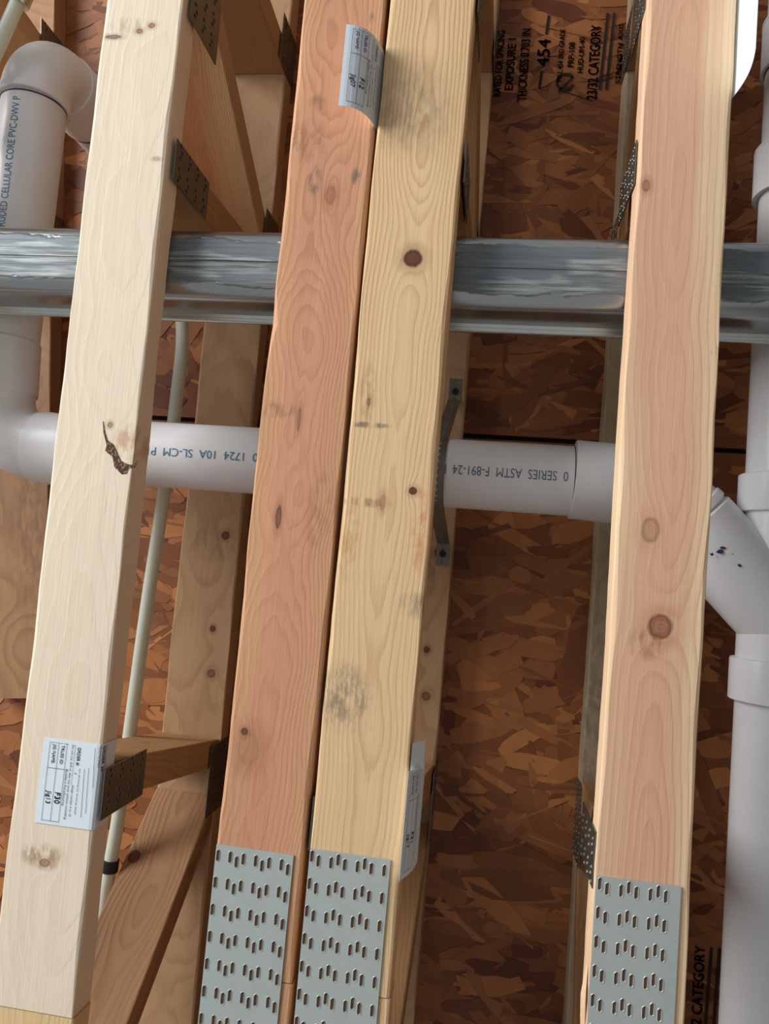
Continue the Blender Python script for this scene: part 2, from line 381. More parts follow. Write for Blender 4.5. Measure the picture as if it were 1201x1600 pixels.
for pi, (pan, ya, yb) in enumerate(panels):
    vs = []; fs = []; tone = []
    xa, xb, ca, cb = -1.1, 0.75, max(ya, -1.15), min(yb, 1.0)
    cnt = int(2300*(cb-ca))
    big = 0
    for i in range(cnt+int(150)):
        top = i >= cnt
        if top: cx, cy = rnd.uniform(-0.78, 0.46), rnd.uniform(max(ya, -0.92)+0.02, min(yb, 0.74)-0.02); L = rnd.uniform(0.06, 0.15); wd = rnd.uniform(0.018, 0.04)
        else: cx, cy = rnd.uniform(xa, xb), rnd.uniform(ca+0.02, cb-0.02); L = rnd.uniform(0.03, 0.13); wd = rnd.uniform(0.008, 0.034)
        ang = rnd.gauss(0, 0.38) if rnd.random() < 0.78 else rnd.uniform(-1.57, 1.57)
        z = 0.0003+0.0009*i/(cnt+150); lim = L/2*abs(math.sin(ang))+wd/2
        cy = min(max(cy, ya+lim+0.003), yb-lim-0.003)
        ring = strand(cx, cy, L, wd, ang, z, rnd.choice((0, 0, 0.0003, -0.0003, 0.0007)), rnd)
        tv = min(1.0, max(0.0, rnd.gauss(0.44, 0.28)))
        n = len(ring); lo = [(x, y, 0.0002) for x, y, _ in ring]
        fc = [tuple(range(n))[::-1]]+[(k, (k+1) % n, n+(k+1) % n, n+k) for k in range(n)]
        if top:
            o = obj('wood_strand', ring+lo, fc, osb, pan)
            at = o.data.attributes.new('tone', 'FLOAT', 'FACE'); at.data.foreach_set('value', [tv]*len(fc))
        else:
            b = len(vs); vs += ring+lo; fs += [tuple(q+b for q in f) for f in fc]; tone += [tv]*len(fc)
    o = obj('wood_strands', vs, fs, osb, pan, kind='stuff')
    at = o.data.attributes.new('tone', 'FLOAT', 'FACE'); at.data.foreach_set('value', tone)

o = obj('seam_backing', [(x, y, z) for z in (0.019, 0.024) for x, y in ((-1.5, seam_y-0.03), (1.2, seam_y-0.03), (1.2, seam_y+0.03), (-1.5, seam_y+0.03))], [(0, 3, 2, 1), (4, 5, 6, 7), (0, 1, 5, 4), (1, 2, 6, 5), (2, 3, 7, 6), (3, 0, 4, 7)], plain('dark_adhesive', lin(16, 34, 32), 0.7), ceil, label='dark green adhesive in the joint between panels')
# grade stamps printed on the panel
def osb_fn(ox, oy, slope=0.0):
    return lambda u, v: (ox+u, oy+v+slope*u, -0.0026)
def stamp(px, py, panel, cut=None):
    """u runs to the right in the picture; the lettering reads upward"""
    o = P(px, py, ZO); k = Ink(); up = (0, -1)
    if cut is None:
        S = 0.00103   # metres per picture pixel at this level, about
        for st, x, y, L, sz in (('RATED FOR SPACING', 27, 132, 112, 13), ('EXPOSURE 1', 46, 122, 88, 15), ('THICKNESS 0.703 IN', 68, 140, 122, 16), ('454', 100, 82, 46, 22),
                                ('MILL 454 3RD GRADE', 122, 108, 88, 9), ('PRP-108', 139, 84, 42, 11), ('HUD-UM-40', 154, 94, 60, 10), ('23/32 CATEGORY', 178, 138, 124, 18),
                                ('STRENGTH AXIS', 212, 112, 100, 8), ('1524', 228, 110, 66, 20)):
            k.text(st, x*S, y*S, sz*S*1.25, up, length=L*S, bold=0.0005, flip=True)
        k.bar(95*S, -4*S, 93*S, 28*S, 0.0045); k.bar(90*S, 90*S, 88*S, 120*S, 0.0045)
        k.ring(128*S, 108*S, 13*S, 4*S, 20, 330); k.bar(118*S, 124*S, 140*S, 100*S, 0.003); k.bar(120*S, 122*S, 172*S, 140*S, 0.0016)
        for x in (187, 197): k.bar(x*S, -6*S, (x-5)*S, 122*S, 0.0042)
    else:
        S = 0.00103
        k.text('23/32 CATEGORY', 27*S, 150*S, 20*S, up, length=140*S, bold=0.0005, flip=True)
        for x in (36, 47): k.bar(x*S, 10*S, (x-4)*S, 150*S, 0.0042)
    k.build(osb_fn(o.x, o.y), stamp_ink, panel, label='black grade stamp lettering')
stamp(764, 31, panels[0][0]); stamp(1070, 1462, panels[1][0], 1)

# unseen wall added right of the frame to cut light and reflections from there
wr = obj('blocker_wall_right', [(x, y, z) for x in (1.30, 1.42) for y, z in ((-3.2, 0), (3.2, 0), (3.2, CZ+ZO+0.018), (-3.2, CZ+ZO+0.018))], [(0, 1, 2, 3), (7, 6, 5, 4), (0, 4, 5, 1), (1, 5, 6, 2), (2, 6, 7, 3), (3, 7, 4, 0)], plain('blocker_wall_brown', lin(84, 68, 54), 0.8, 0, 0.2, (6, 6, 6)), None, kind='structure')
recalc(wr)
# ------------------------------------------------------------------ floor trusses
def truss(label, la, lb, w, topoff, mb, mt, mw, side_px=None, splice=None, y_end=None, grp=None, seed=1, top_y=(None, None), plate=None, notches=(), mb2=None, wmats=None, lower=True, sides=(1,)):
    """la, lb: two points of the bottom chord's left lower arris"""
    a = P(*la, ZB); b = P(*lb, ZB); rz = math.atan2(-(b.x-a.x), b.y-a.y)
    x0 = a.x+(b.x-a.x)*(0-a.y)/(b.y-a.y)
    t = thing('floor_truss', label, 'truss', (x0+w/2*math.cos(rz), 0, ZB+CZ), rz)
    t['rz'] = rz
    ye = splice if splice is not None else SEG_Y1
    board('bottom_chord', t, mb, 0, w, SEG_Y0, ye-0.0006, 0, TH, seed, notches=notches)
    if splice is not None: board('bottom_chord', t, mb2 or mb, 0.0012, w, splice+0.0006, SEG_Y1, 0.0006, TH, seed+5, notches=notches)
    z1, z2 = ZT-ZB, ZO-ZB
    board('top_chord', t, mt, topoff, w, top_y[0] or SEG_Y0, top_y[1] or SEG_Y1, z1, z2-0.0005, seed+9)
    mid = topoff; wm = wmats or [mw]*6; cb = TH
    W_ = w-0.002
    web(t, wm[0], [(-0.735, cb), (-0.774, cb), (-0.530, z1), (-0.4885, z1-0.012)], mid, W_)          # diagonal
    web(t, wm[1], [(-0.487, cb), (-0.440, cb), (-0.440, z1), (-0.487, z1)], mid, W_)                 # upright
    web(t, wm[2], [(-0.858, cb), (-0.900, cb), (-0.852, z1), (-0.808, z1)], mid, W_)                 # steep
    if lower: web(t, wm[3], [(0.246, cb), (0.292, cb), (0.332, z1), (0.290, z1)], mid, W_)                     # leaning upright
    if lower: web(t, wm[4], [(0.692, cb), (0.745, cb), (0.429, z1), (0.376, z1)], mid, W_)                     # diagonal
    if lower: web(t, wm[5], [(1.02, cb), (0.97, cb), (0.80, z1), (0.85, z1)], mid, W_)
    specs = [(-0.725, -0.640, 0.012, 0.100, 0.0), (-0.488, -0.438, 0.012, 0.118, 0.0), (0.249, 0.305, 0.003, 0.108, 0.0), (-0.885, -0.808, 0.325, 0.402, 1.0), (0.292, 0.400, 0.325, 0.402, 1.0), (0.67, 0.75, 0.005, 0.10, 0.0), (-0.56, -0.45, 0.335, 0.402, 1.0)]
    for (ya, yb, za, zb, f) in specs:
        if not lower and ya > 0: continue
        for s in sides:
            if f and s < 0 and topoff < 0.02: continue
            xx = s*w/2+(mid if f else mid*zb/z1 if s > 0 else 0)+s*0.0006
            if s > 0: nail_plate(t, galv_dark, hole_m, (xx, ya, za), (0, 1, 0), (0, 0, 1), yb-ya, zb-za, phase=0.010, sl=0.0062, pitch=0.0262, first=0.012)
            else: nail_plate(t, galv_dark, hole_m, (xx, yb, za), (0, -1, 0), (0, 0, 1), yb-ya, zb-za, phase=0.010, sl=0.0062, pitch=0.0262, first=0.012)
    if plate:
        (lx, ly, rx, ph, inv, L, fst) = plate
        q = P(lx, ly, ZB); r = P(rx, ly+8, ZB); loc = to_local(t, q); wpl = (r.x-q.x)
        # faces down: u to the right seen from below, so the plate's normal is -z
        nail_plate(t, splice_m, hole_m, (loc.x+wpl, loc.y, -0.0004), (-1, 0, 0), (0, 1, 0), wpl, L, phase=wpl-ph, invert=inv, first=fst, label='large splice plate on the underside')
    return t
def to_local(t, q):
    m = Matrix.Translation(t.location) @ Matrix.Rotation(t.rotation_euler.z, 4, 'Z'); return m.inverted() @ q
def kpos(la, lb, w, px, py):
    a = P(*la, ZB); b = P(*lb, ZB); rz = math.atan2(-(b.x-a.x), b.y-a.y); x0 = a.x+(b.x-a.x)*(0-a.y)/(b.y-a.y)
    q = (Matrix.Translation((x0+w/2*math.cos(rz), 0, ZB+CZ)) @ Matrix.Rotation(rz, 4, 'Z')).inverted() @ P(px, py, ZB); return q.x, q.y
def KN(e, px, py, rx, ry, col, push=0.01, fill=1.0):
    x, y = kpos(*e, px, py); return (x, y, rx, ry, col, push, fill)
def ST(e, px, py, rx, ry, col, amt=0.7):
    x, y = kpos(*e, px, py); return (x, y, rx, ry, col, amt)
eA = ((162, 31), (-20, 1600), 0.0985); eB = ((473, 25), (310, 1590), 0.0965); eC = ((606, 22), (459, 1590), 0.0975); eD = ((1012, 14), (915, 1600), 0.0925)
S_GR = lin(95, 90, 85); S_BR = lin(120, 80, 50)
mA = wood('pale_spruce', lin(234, 217, 192), lin(218, 195, 162), seed=3, cx=0.01, cz=-0.14, freq=260, contrast=0.22, tone=0.06, wob=0.015,
          knots=[KN(eA, 172, 664, 0.003, 0.003, K_RED, 0.001, 0.6), KN(eA, 218, 49, 0.004, 0.003, K_RED, 0.003, 0.7), KN(eA, 237, 40, 0.004, 0.003, K_RED, 0.002, 0.7), KN(eA, 177, 58, 0.009, 0.0025, K_BR, 0.002, 0.7), KN(eA, 244, 248, 0.004, 0.002, K_RED, 0.001, 0.3), KN(eA, 70, 1348, 0.006, 0.004, K_RED, 0.006, 0.6)],
          stains=[ST(eA, 66, 1338, 0.03, 0.016, lin(150, 104, 70), 0.7), ST(eA, 200, 692, 0.022, 0.024, lin(190, 140, 100), 0.7), ST(eA, 205, 40, 0.03, 0.012, S_BR, 0.35)])
mA2 = wood('yellow_spruce', lin(226, 196, 146), lin(196, 156, 100), seed=8, freq=220, contrast=0.45, tone=0.08)
mB = wood('orange_fir', lin(214, 164, 122), lin(172, 114, 78), heart=lin(208, 150, 116), hw=0.04, seed=5, cx=-0.01, cz=-0.05, freq=330, contrast=0.6, tone=0.13, wob=0.03, swirl=0.008,
          knots=[KN(eB, 382, 1143, 0.0035, 0.0035, K_BR, 0.006, 1), KN(eB, 435, 808, 0.003, 0.012, K_BR, 0.003, 0.7), KN(eB, 516, 305, 0.006, 0.01, K_RED, 0.014, 0.35), KN(eB, 388, 1170, 0.012, 0.016, K_RED, 0.01, 0.12), KN(eB, 467, 655, 0.002, 0.012, K_BR, 0.003, 0.4)],
          stains=[ST(eB, 492, 282, 0.009, 0.02, S_GR, 0.8), ST(eB, 497, 160, 0.012, 0.012, S_BR, 0.5), ST(eB, 556, 275, 0.007, 0.012, S_GR, 0.7), ST(eB, 580, 30, 0.004, 0.01, S_GR, 0.6), ST(eB, 480, 222, 0.03, 0.03, S_BR, 0.45), ST(eB, 425, 640, 0.035, 0.01, S_BR, 0.45), ST(eB, 500, 800, 0.02, 0.06, S_BR, 0.3)])
mC = wood('yellow_pine', lin(230, 196, 150), lin(188, 142, 96), seed=12, cx=0.004, cz=-0.022, freq=250, contrast=0.8, tone=0.07, wob=0.02,
          knots=[KN(eC, 645, 404, 0.0095, 0.009, K_BR, 0.012, 1), KN(eC, 645, 767, 0.004, 0.004, K_BR, 0.008, 1), KN(eC, 576, 628, 0.002, 0.004, K_BR, 0.003, 0.5), KN(eC, 598, 785, 0.003, 0.008, K_RED, 0.004, 0.3)],
          stains=[ST(eC, 535, 1090, 0.035, 0.04, S_GR, 0.6), ST(eC, 640, 175, 0.055, 0.06, S_GR, 0.3), ST(eC, 575, 664, 0.03, 0.004, S_GR, 0.8), ST(eC, 570, 785, 0.035, 0.006, S_BR, 0.7), ST(eC, 575, 615, 0.012, 0.04, S_BR, 0.35), ST(eC, 648, 945, 0.02, 0.016, S_GR, 0.5), ST(eC, 655, 830, 0.01, 0.06, lin(200, 120, 70), 0.6), ST(eC, 545, 850, 0.014, 0.05, lin(190, 140, 70), 0.5)])  # broad faint grey patch beside the orange truss's tag is a painted shadow
mD = wood('pinkish_fir', lin(238, 210, 170), lin(200, 146, 110), heart=lin(224, 176, 144), hc=-0.010, hw=0.038, seed=21, cx=-0.002, cz=-0.016, freq=150, contrast=0.42, tone=0.07, wob=0.022,
          knots=[KN(eD, 1031, 979, 0.0108, 0.0112, lin(178, 120, 88), 0.02, 1), KN(eD, 1016, 828, 0.008, 0.012, lin(196, 146, 112), 0.014, 0.6), KN(eD, 1009, 290, 0.004, 0.006, K_RED, 0.005, 0.5)],
          stains=[ST(eD, 1010, 1005, 0.02, 0.02, S_BR, 0.5), ST(eD, 1117, 548, 0.006, 0.006, S_GR, 0.6)])
mW = wood('warm_web_wood', lin(184, 142, 98), lin(146, 102, 64), seed=31, cx=0.01, cz=-0.03, freq=240, contrast=0.55, tone=0.12)  # darkened: part of the shade up between the chords is in this colour
mW1 = wood('orange_streaked_web_wood', lin(200, 162, 118), lin(158, 112, 72), heart=lin(184, 124, 82), hc=-0.025, hw=0.045, seed=34, cx=0.0, cz=-0.03, freq=330, contrast=0.7, tone=0.12)
mW4 = wood('brown_figured_web_wood', lin(172, 130, 92), lin(128, 88, 56), seed=41, cx=0.01, cz=-0.012, freq=170, contrast=0.75, tone=0.16, wob=0.03, swirl=0.006,
           knots=[(-0.026, 0.135, 0.008, 0.009, K_BR, 0.014, 1)])
mT = wood('tan_top_chord_wood', lin(186, 150, 112), lin(150, 112, 76), seed=51, cx=0.0, cz=-0.02, freq=260, contrast=0.5, tone=0.1, wob=0.018,
          knots=[(0.036, -0.03, 0.006, 0.006, K_BR, 0.006, 1), (0.03, 0.12, 0.0045, 0.0045, K_BR, 0.005, 1), (0.035, 0.19, 0.006, 0.006, K_BR, 0.006, 0.7)], stains=[(0.02, -0.02, 0.05, 0.04, S_BR, 0.35)])  # top chord colour darkened too, deep shade partly put into it
mTg = wood('greyish_top_chord_wood', lin(176, 156, 128), lin(136, 114, 88), seed=57, cx=0.0, cz=-0.03, freq=200, contrast=0.4, tone=0.12, stains=[(0.0, 0.2, 0.05, 0.2, S_GR, 0.4)])
mTe = wood('shaded_top_chord_wood', lin(158, 120, 84), lin(120, 84, 54), seed=63, cx=0.0, cz=-0.03, freq=230, contrast=0.5, tone=0.16, stains=[(0.02, 0.0, 0.05, 0.15, S_BR, 0.5)])  # darker than the other top chords: shade at far left put into the colour
tA = truss('pale cream floor truss carrying the F30 paper tag, beside the elbowed pipe at left', *eA[:2], eA[2], 0.012, mA, mT, mW, splice=P(60, 1583, ZB).y, seed=1, mb2=mA2, wmats=[mW1, mW, mW, mW, mW4, mW])
tB = truss('orange-red floor truss with dark marks, side by side with the yellow pine one', *eB[:2], eB[2], 0.010, mB, mT, mW, splice=P(440, 1535, ZB).y+0.0, seed=2, plate=(339, 1318, 460, 0.0240, False, 0.32, 0.0115), notches=[(-1, -1, P(410, 500, ZB).y, 0.02, 0.005), (-1, -1, P(330, 1380, ZB).y, 0.012, 0.004)])
tC = truss('yellow pine floor truss with a round knot near the duct and wavy grain', *eC[:2], eC[2], 0.009, mC, mT, mW, splice=P(560, 1553, ZB).y, seed=3, plate=(485, 1325, 611, 0.0311, True, 0.32, 0.0115))
tD = truss('pinkish floor truss standing apart at right with a big ringed knot', *eD[:2], eD[2], 0.028, mD, mTg, mW, seed=4, sides=(-1,), plate=(931, 1367, 1064, 0.0322, True, 0.32, 0.0115))
eE = ((-270, 31), (-330, 1600))
tE = truss('far-left floor truss of which only the upper chord shows behind the elbow', (-281, 31), (-345, 1600), 0.0985, 0.0, mA2, mTe, mW, seed=6, top_y=(None, P(30, 1093, ZT).y), lower=False)

# ------------------------------------------------------------------ paper tags on the trusses
def tag(t, prof, y0, y1, skew=0.0, ink=None, ns=28, label='white printed paper tag', wav=0.0):
    """sheet: prof(s) gives local (x, z) for s in 0..1 from left to right; printed side faces down/out"""
    L = [0.0]; N = 60; pts = [Vector(prof(i/N)) for i in range(N+1)]
    for i in range(N): L.append(L[-1]+(pts[i+1]-pts[i]).length)
    tot = L[-1]
    def at(u):                                   # u = metres across the sheet
        u = max(0, min(tot, u))
        for i in range(N):
            if L[i+1] >= u: break
        k = (u-L[i])/max(1e-9, L[i+1]-L[i]); p = pts[i].lerp(pts[i+1], k); d = (pts[i+1]-pts[i]).normalized()
        return p, Vector((d.y, -d.x))            # normal pointing to the printed side
    def fn(u, v, off=0.00035):
        p, n = at(u); w = wav*math.sin(v*90+u*140)*math.sin(u*60); q = p+n*(off+w); return (q.x, y0+v+skew*u, q.y)
    vs = []; fs = []; mv = 12
    for side in (0.00012, -0.00012):
        for i in range(ns+1):
            for j in range(mv+1): vs.append(fn(tot*i/ns, (y1-y0)*j/mv, side))
    q = (ns+1)*(mv+1)
    for i in range(ns):
        for j in range(mv):
            a = i*(mv+1)+j; f = (a, a+1, a+mv+2, a+mv+1); fs.append(f); fs.append(tuple(x+q for x in f[::-1]))
    for i in range(ns):
        a = i*(mv+1); fs.append((a, a+mv+1, a+mv+1+q, a+q)); a += mv; fs.append((a, a+q, a+mv+1+q, a+mv+1))
    for j in range(mv):
        fs.append((j, j+q, j+1+q, j+1)); a = ns*(mv+1)+j; fs.append((a, a+1, a+1+q, a+q))
    p = obj('paper_tag', vs, fs, paper, t, smooth=False, label=label); recalc(p)
    if ink: ink.build(lambda u, v: fn(u, v, 0.0006), black_ink, p)
    return p, tot
def tag_ink(h, jig, tid, wmax, full=True):
    """the form: columns of text reading down the picture (along +v), letter tops to +u"""
    k = Ink(); d = (0, 1)
    def T(s, u, v, size, length=None, bold=0):
        vv, ff = text2d(s, size); n = len(k.v); st = (length/max(1e-6, text_w(s, size))) if length else 1
        for bx in ((0, bold) if bold else (0,)):
            n = len(k.v); k.v += [(u+b+bx, v+a*st) for a, b in vv]; k.f += [tuple(i+n for i in f) for f in ff]
    for u in (0.008, 0.0185, 0.0285):
        if u < wmax: k.bar(u, 0.004, u, h-0.006, 0.0004)
    k.bar(0.008, 0.032, min(0.0285, wmax), 0.032, 0.0004); k.bar(0.008, 0.004, min(0.03, wmax), 0.004, 0.0003); k.bar(0.008, h-0.006, min(0.0285, wmax), h-0.006, 0.0004)
    T('JIG NAME:', 0.012, 0.006, 0.0052, 0.021, 0.0002); T(jig, 0.0105, h*0.60, 0.0075, None, 0.0003)
    T('TRUSS ID:', 0.022, 0.006, 0.0052, 0.021, 0.0002); T(tid, 0.0205, h*0.60, 0.0088, None, 0.0006)
    if wmax > 0.034:
        T('Builders FirstSource', 0.0300, 0.031, 0.0038, 0.040); T('Do not cut, drill or alter any truss without consulting', 0.0345, 0.004, 0.0035, h-0.014)
    if wmax > 0.05:
        k.bar(0.0385, 0.004, 0.0385, h*0.5, 0.0003); T('ORDER #:', 0.0415, 0.006, 0.0052, 0.02, 0.0003); T('F', 0.0405, 0.034, 0.004)
        T('design number 6 to 10', 0.0395, h*0.5, 0.0032, 0.034); T('see drawing for bracing detail', 0.046, h*0.3, 0.0024, 0.05)
        for i, (a, b) in enumerate(((0.3, 0.85), (0.28, 0.8), (0.05, 0.5))): k.bar(0.052+i*0.005, h*a, 0.054+i*0.005, h*b, 0.0004)
    if wmax > 0.08:
        T('TRUSS PLACEMENT', 0.0665, 0.002, 0.0030, 0.024); T('ORDER 30', 0.0705, 0.002, 0.0052, 0.028, 0.0003); T('floor system', 0.0760, 0.002, 0.0036, 0.024)
    return k
# tag with F30, wrapped over the right arris of the pale truss and pinned by a nail plate
q0 = to_local(tA, P(70, 1149, ZB)); q1 = to_local(tA, P(52, 1284, ZB)); hw = eA[2]/2
def prof1(s):
    xl = q0.x; flat = hw-0.004-xl; tot = flat+0.0063+0.026; u = s*tot
    if u < flat: return (xl+u, -0.0008)
    if u < flat+0.0063:
        a = (u-flat)/0.0063*math.pi/2; return (hw-0.004+0.0052*math.sin(a), 0.0044-0.0052*math.cos(a))
    return (hw+0.0012, 0.0044+(u-flat-0.0063))
h1 = q1.y-q0.y
tag(tA, prof1, q0.y+0.002, q1.y, 0.0, tag_ink(h1, 'Jig13', 'F30', 0.09), label='pale blue printed tag reading F30 and Jig13', wav=0.0)
# tag on the orange truss: right part tucked in the gap, left part hanging off the wood
q0 = to_local(tB, P(541, 38, 0.786)); q1 = to_local(tB, P(538, 165, 0.786)); hw = eB[2]/2
def prof2(s):
    p = [Vector((q0.x, 0.786-ZB)), Vector((q0.x+0.020, 0.786-ZB+0.002)), Vector((hw+0.0080, -0.028)), Vector((hw+0.0020, 0.072))]
    t = s; return tuple(p[0]*(1-t)**3+p[1]*3*t*(1-t)**2+p[2]*3*t*t*(1-t)+p[3]*t**3)
tag(tB, prof2, q0.y, q1.y, 0.0, tag_ink(q1.y-q0.y, 'Jig07', 'F12', 0.06), label='white printed tag curling off the wood into the gap')
# tag on the yellow truss's right side
q0 = to_local(tC, P(628, 1200, ZB)); q1 = to_local(tC, P(624, 1370, ZB)); hw = eC[2]/2
def prof3(s):
    p = [Vector((hw+0.0008, -0.012)), Vector((hw+0.004, 0.0)), Vector((hw+0.013, 0.012)), Vector((hw+0.0135, 0.052))]
    t = s; return tuple(p[0]*(1-t)**3+p[1]*3*t*(1-t)**2+p[2]*3*t*t*(1-t)+p[3]*t**3)
tag(tC, prof3, q0.y, q1.y, 0.0, tag_ink(q1.y-q0.y, 'Jig17', 'F21', 0.05), label='white printed tag curling off the right side')
def prof3b(s): return (hw+0.0012+s*0.012, 0.004+s*0.022)
tag(tC, prof3b, q0.y-0.026, q0.y+0.004, 0.0, None, label='folded corner of the white tag')
# tag hanging from the right arris of the pinkish truss
q0 = to_local(tD, P(1157, -40, ZB)); q1 = to_local(tD, P(1143, 148, ZB)); hw = eD[2]/2
def prof4(s): return (hw+0.0006+0.006*math.sin(s*math.pi*0.9)+0.004*s, 0.012-s*0.062)
tag(tD, prof4, q0.y, q1.y, -0.25, None, label='white paper tag hanging edge-on')
# bark pocket of the knot on the pale truss
bp = [(161, 658), (162, 677), (167, 696), (164, 704), (176, 714), (179, 730), (190, 741), (198, 740), (201, 732), (210, 731), (214, 719), (209, 727), (199, 725), (189, 720), (181, 702), (177, 694), (168, 688), (164, 676)]
vs = [to_local(tA, P(x, y, ZB)) for x, y in bp]; vs = [(v.x, v.y, -0.0006) for v in vs]+[(v.x, v.y, 0.0010) for v in vs]; n = len(bp)
bk = NT('dark_bark'); bn = bk.noise(420, 260, 300, 2, 3, 0.6); bk.bump(bn, 0.9, 0.001)
bark = bk.set(bk.mix(bk.step(bn, 0.52, 0.60), lin(66, 42, 30), lin(176, 124, 82)), 0.8)
recalc(obj('bark_pocket', vs, [tuple(range(n)), tuple(range(2*n-1, n-1, -1))]+[(k, (k+1) % n, n+(k+1) % n, n+k) for k in range(n)], bark, tA, label='dark bark pocket of a branch knot'))
# splinter on the pinkish truss's left arris
q = to_local(tD, P(915, 1560, ZB)); vs = []; rr = random.Random(4)
for i in range(7):
    f = i/6; wv = 0.005*math.sin(math.pi*f)+0.0008
    for (a, b) in ((-1, -0.6), (0.3, -1), (0.6, 0.8), (-0.8, 0.7)): vs.append((q.x-0.0005-0.002*f+a*wv*0.5*rr.uniform(0.8, 1.2), q.y-0.03+0.06*f, 0.004+b*wv))
fs = [(i*4+k, i*4+(k+1) % 4, i*4+4+(k+1) % 4, i*4+4+k) for i in range(6) for k in range(4)]+[(0, 1, 2, 3), (24, 25, 26, 27)]
recalc(obj('splinter', vs, fs, mD, tD, label='frayed pale splinter'))

# ------------------------------------------------------------------ galvanised duct crossing above the bottom chords
duct_m = NT('duct_steel_and_sealant')
dn = duct_m.noise(10, 90, 30, 4, 5, 0.65); streak = duct_m.noise(12, 300, 60, 9, 3, 0.55)
blob = duct_m.noise(9, 26, 12, 14, 4, 0.62)
xx_ = duct_m.m('ABSOLUTE', duct_m.m('ADD', duct_m.y, duct_m.m('MULTIPLY_ADD', blob, 0.034, -0.017)))
below = duct_m.step(duct_m.z, 0.018, 0.008)
mask = duct_m.m('MULTIPLY', duct_m.step(xx_, 0.0285, 0.0255), below)
patch = duct_m.step(duct_m.noise(6, 30, 9, 22, 3, 0.55), 0.46, 0.52)
seal = duct_m.mix(duct_m.step(duct_m.m('ADD', duct_m.m('MULTIPLY', dn, 0.4), duct_m.m('MULTIPLY', streak, 0.6)), 0.38, 0.62), lin(92, 99, 101), lin(160, 167, 166))
seal = duct_m.mix(duct_m.m('MULTIPLY', patch, 0.85), seal, lin(104, 112, 116))
steelc = duct_m.mix(duct_m.noise(8, 60, 8, 3, 3), lin(150, 152, 152), lin(184, 186, 185))
duct_m.bump(duct_m.m('ADD', duct_m.m('MULTIPLY', mask, 2.0), duct_m.m('MULTIPLY', duct_m.m('MULTIPLY', streak, mask), 2.0)), 0.5, 0.0012)
duct_mat = duct_m.set(duct_m.mix(mask, steelc, seal), duct_m.m('MULTIPLY_ADD', mask, 0.28, 0.24), duct_m.m('MULTIPLY_ADD', mask, -0.65, 0.9))
DY0, DY1, DZ0, DZ1 = -0.394, -0.306, 0.8625, 0.948
dyc = (DY0+DY1)/2; duct = thing('metal_duct', 'galvanised metal duct smeared with grey sealant, crossing above the lower chords', 'duct', (0, dyc, DZ0+CZ))
def rr_section(hw, h, r, n=7):
    out = []
    for (cy, cz, a0) in ((hw-r, r, -90), (hw-r, h-r, 0), (-hw+r, h-r, 90), (-hw+r, r, 180)):
        for i in range(n+1): a = math.radians(a0+90*i/n); out.append((cy+r*math.cos(a), cz+r*math.sin(a)))
    return out
sec = rr_section((DY1-DY0)/2, DZ1-DZ0, 0.021); n = len(sec)
xs = [-1.3+2.3*i/60 for i in range(61)]
vs = [(x, y, z) for x in xs for (y, z) in sec]
fs = [(i*n+k, i*n+(k+1) % n, (i+1)*n+(k+1) % n, (i+1)*n+k) for i in range(60) for k in range(n)]+[tuple(range(n)), tuple(60*n+k for k in range(n))]
o = recalc(obj('duct_body', vs, fs, duct_mat, duct, smooth=True)); o.data.set_sharp_from_angle(angle=math.radians(40))
# lap seam, raised, along the middle of the face
vs = []; pr = ((-0.010, 0.0004), (-0.0095, -0.0011), (0.0, -0.0013), (0.0008, 0.0004))
for i in range(61): vs += [(xs[i], y-0.001, z) for y, z in pr]
fs = [(i*4+k, i*4+k+1, i*4+5+k, i*4+4+k) for i in range(60) for k in range(3)]
obj('lap_seam', vs, fs, duct_mat, duct)
sweep('rolled_lip', [(x, (DY1-DY0)/2+0.003, DZ1-DZ0-0.012) for x in (-1.3, -0.4, 0.4, 1.0)], [0.0055]*4, galv, duct, 16)
vs = [(x, y, z) for x in (-1.3, 1.0) for y, z in (((DY1-DY0)/2-0.002, DZ1-DZ0-0.022), ((DY1-DY0)/2+0.0035, DZ1-DZ0-0.019), ((DY1-DY0)/2+0.0035, DZ1-DZ0-0.012), ((DY1-DY0)/2-0.002, DZ1-DZ0-0.008))]
recalc(obj('lip_flange', vs, [(0, 1, 5, 4), (1, 2, 6, 5), (2, 3, 7, 6), (3, 0, 4, 7), (0, 1, 2, 3), (4, 5, 6, 7)], galv, duct))

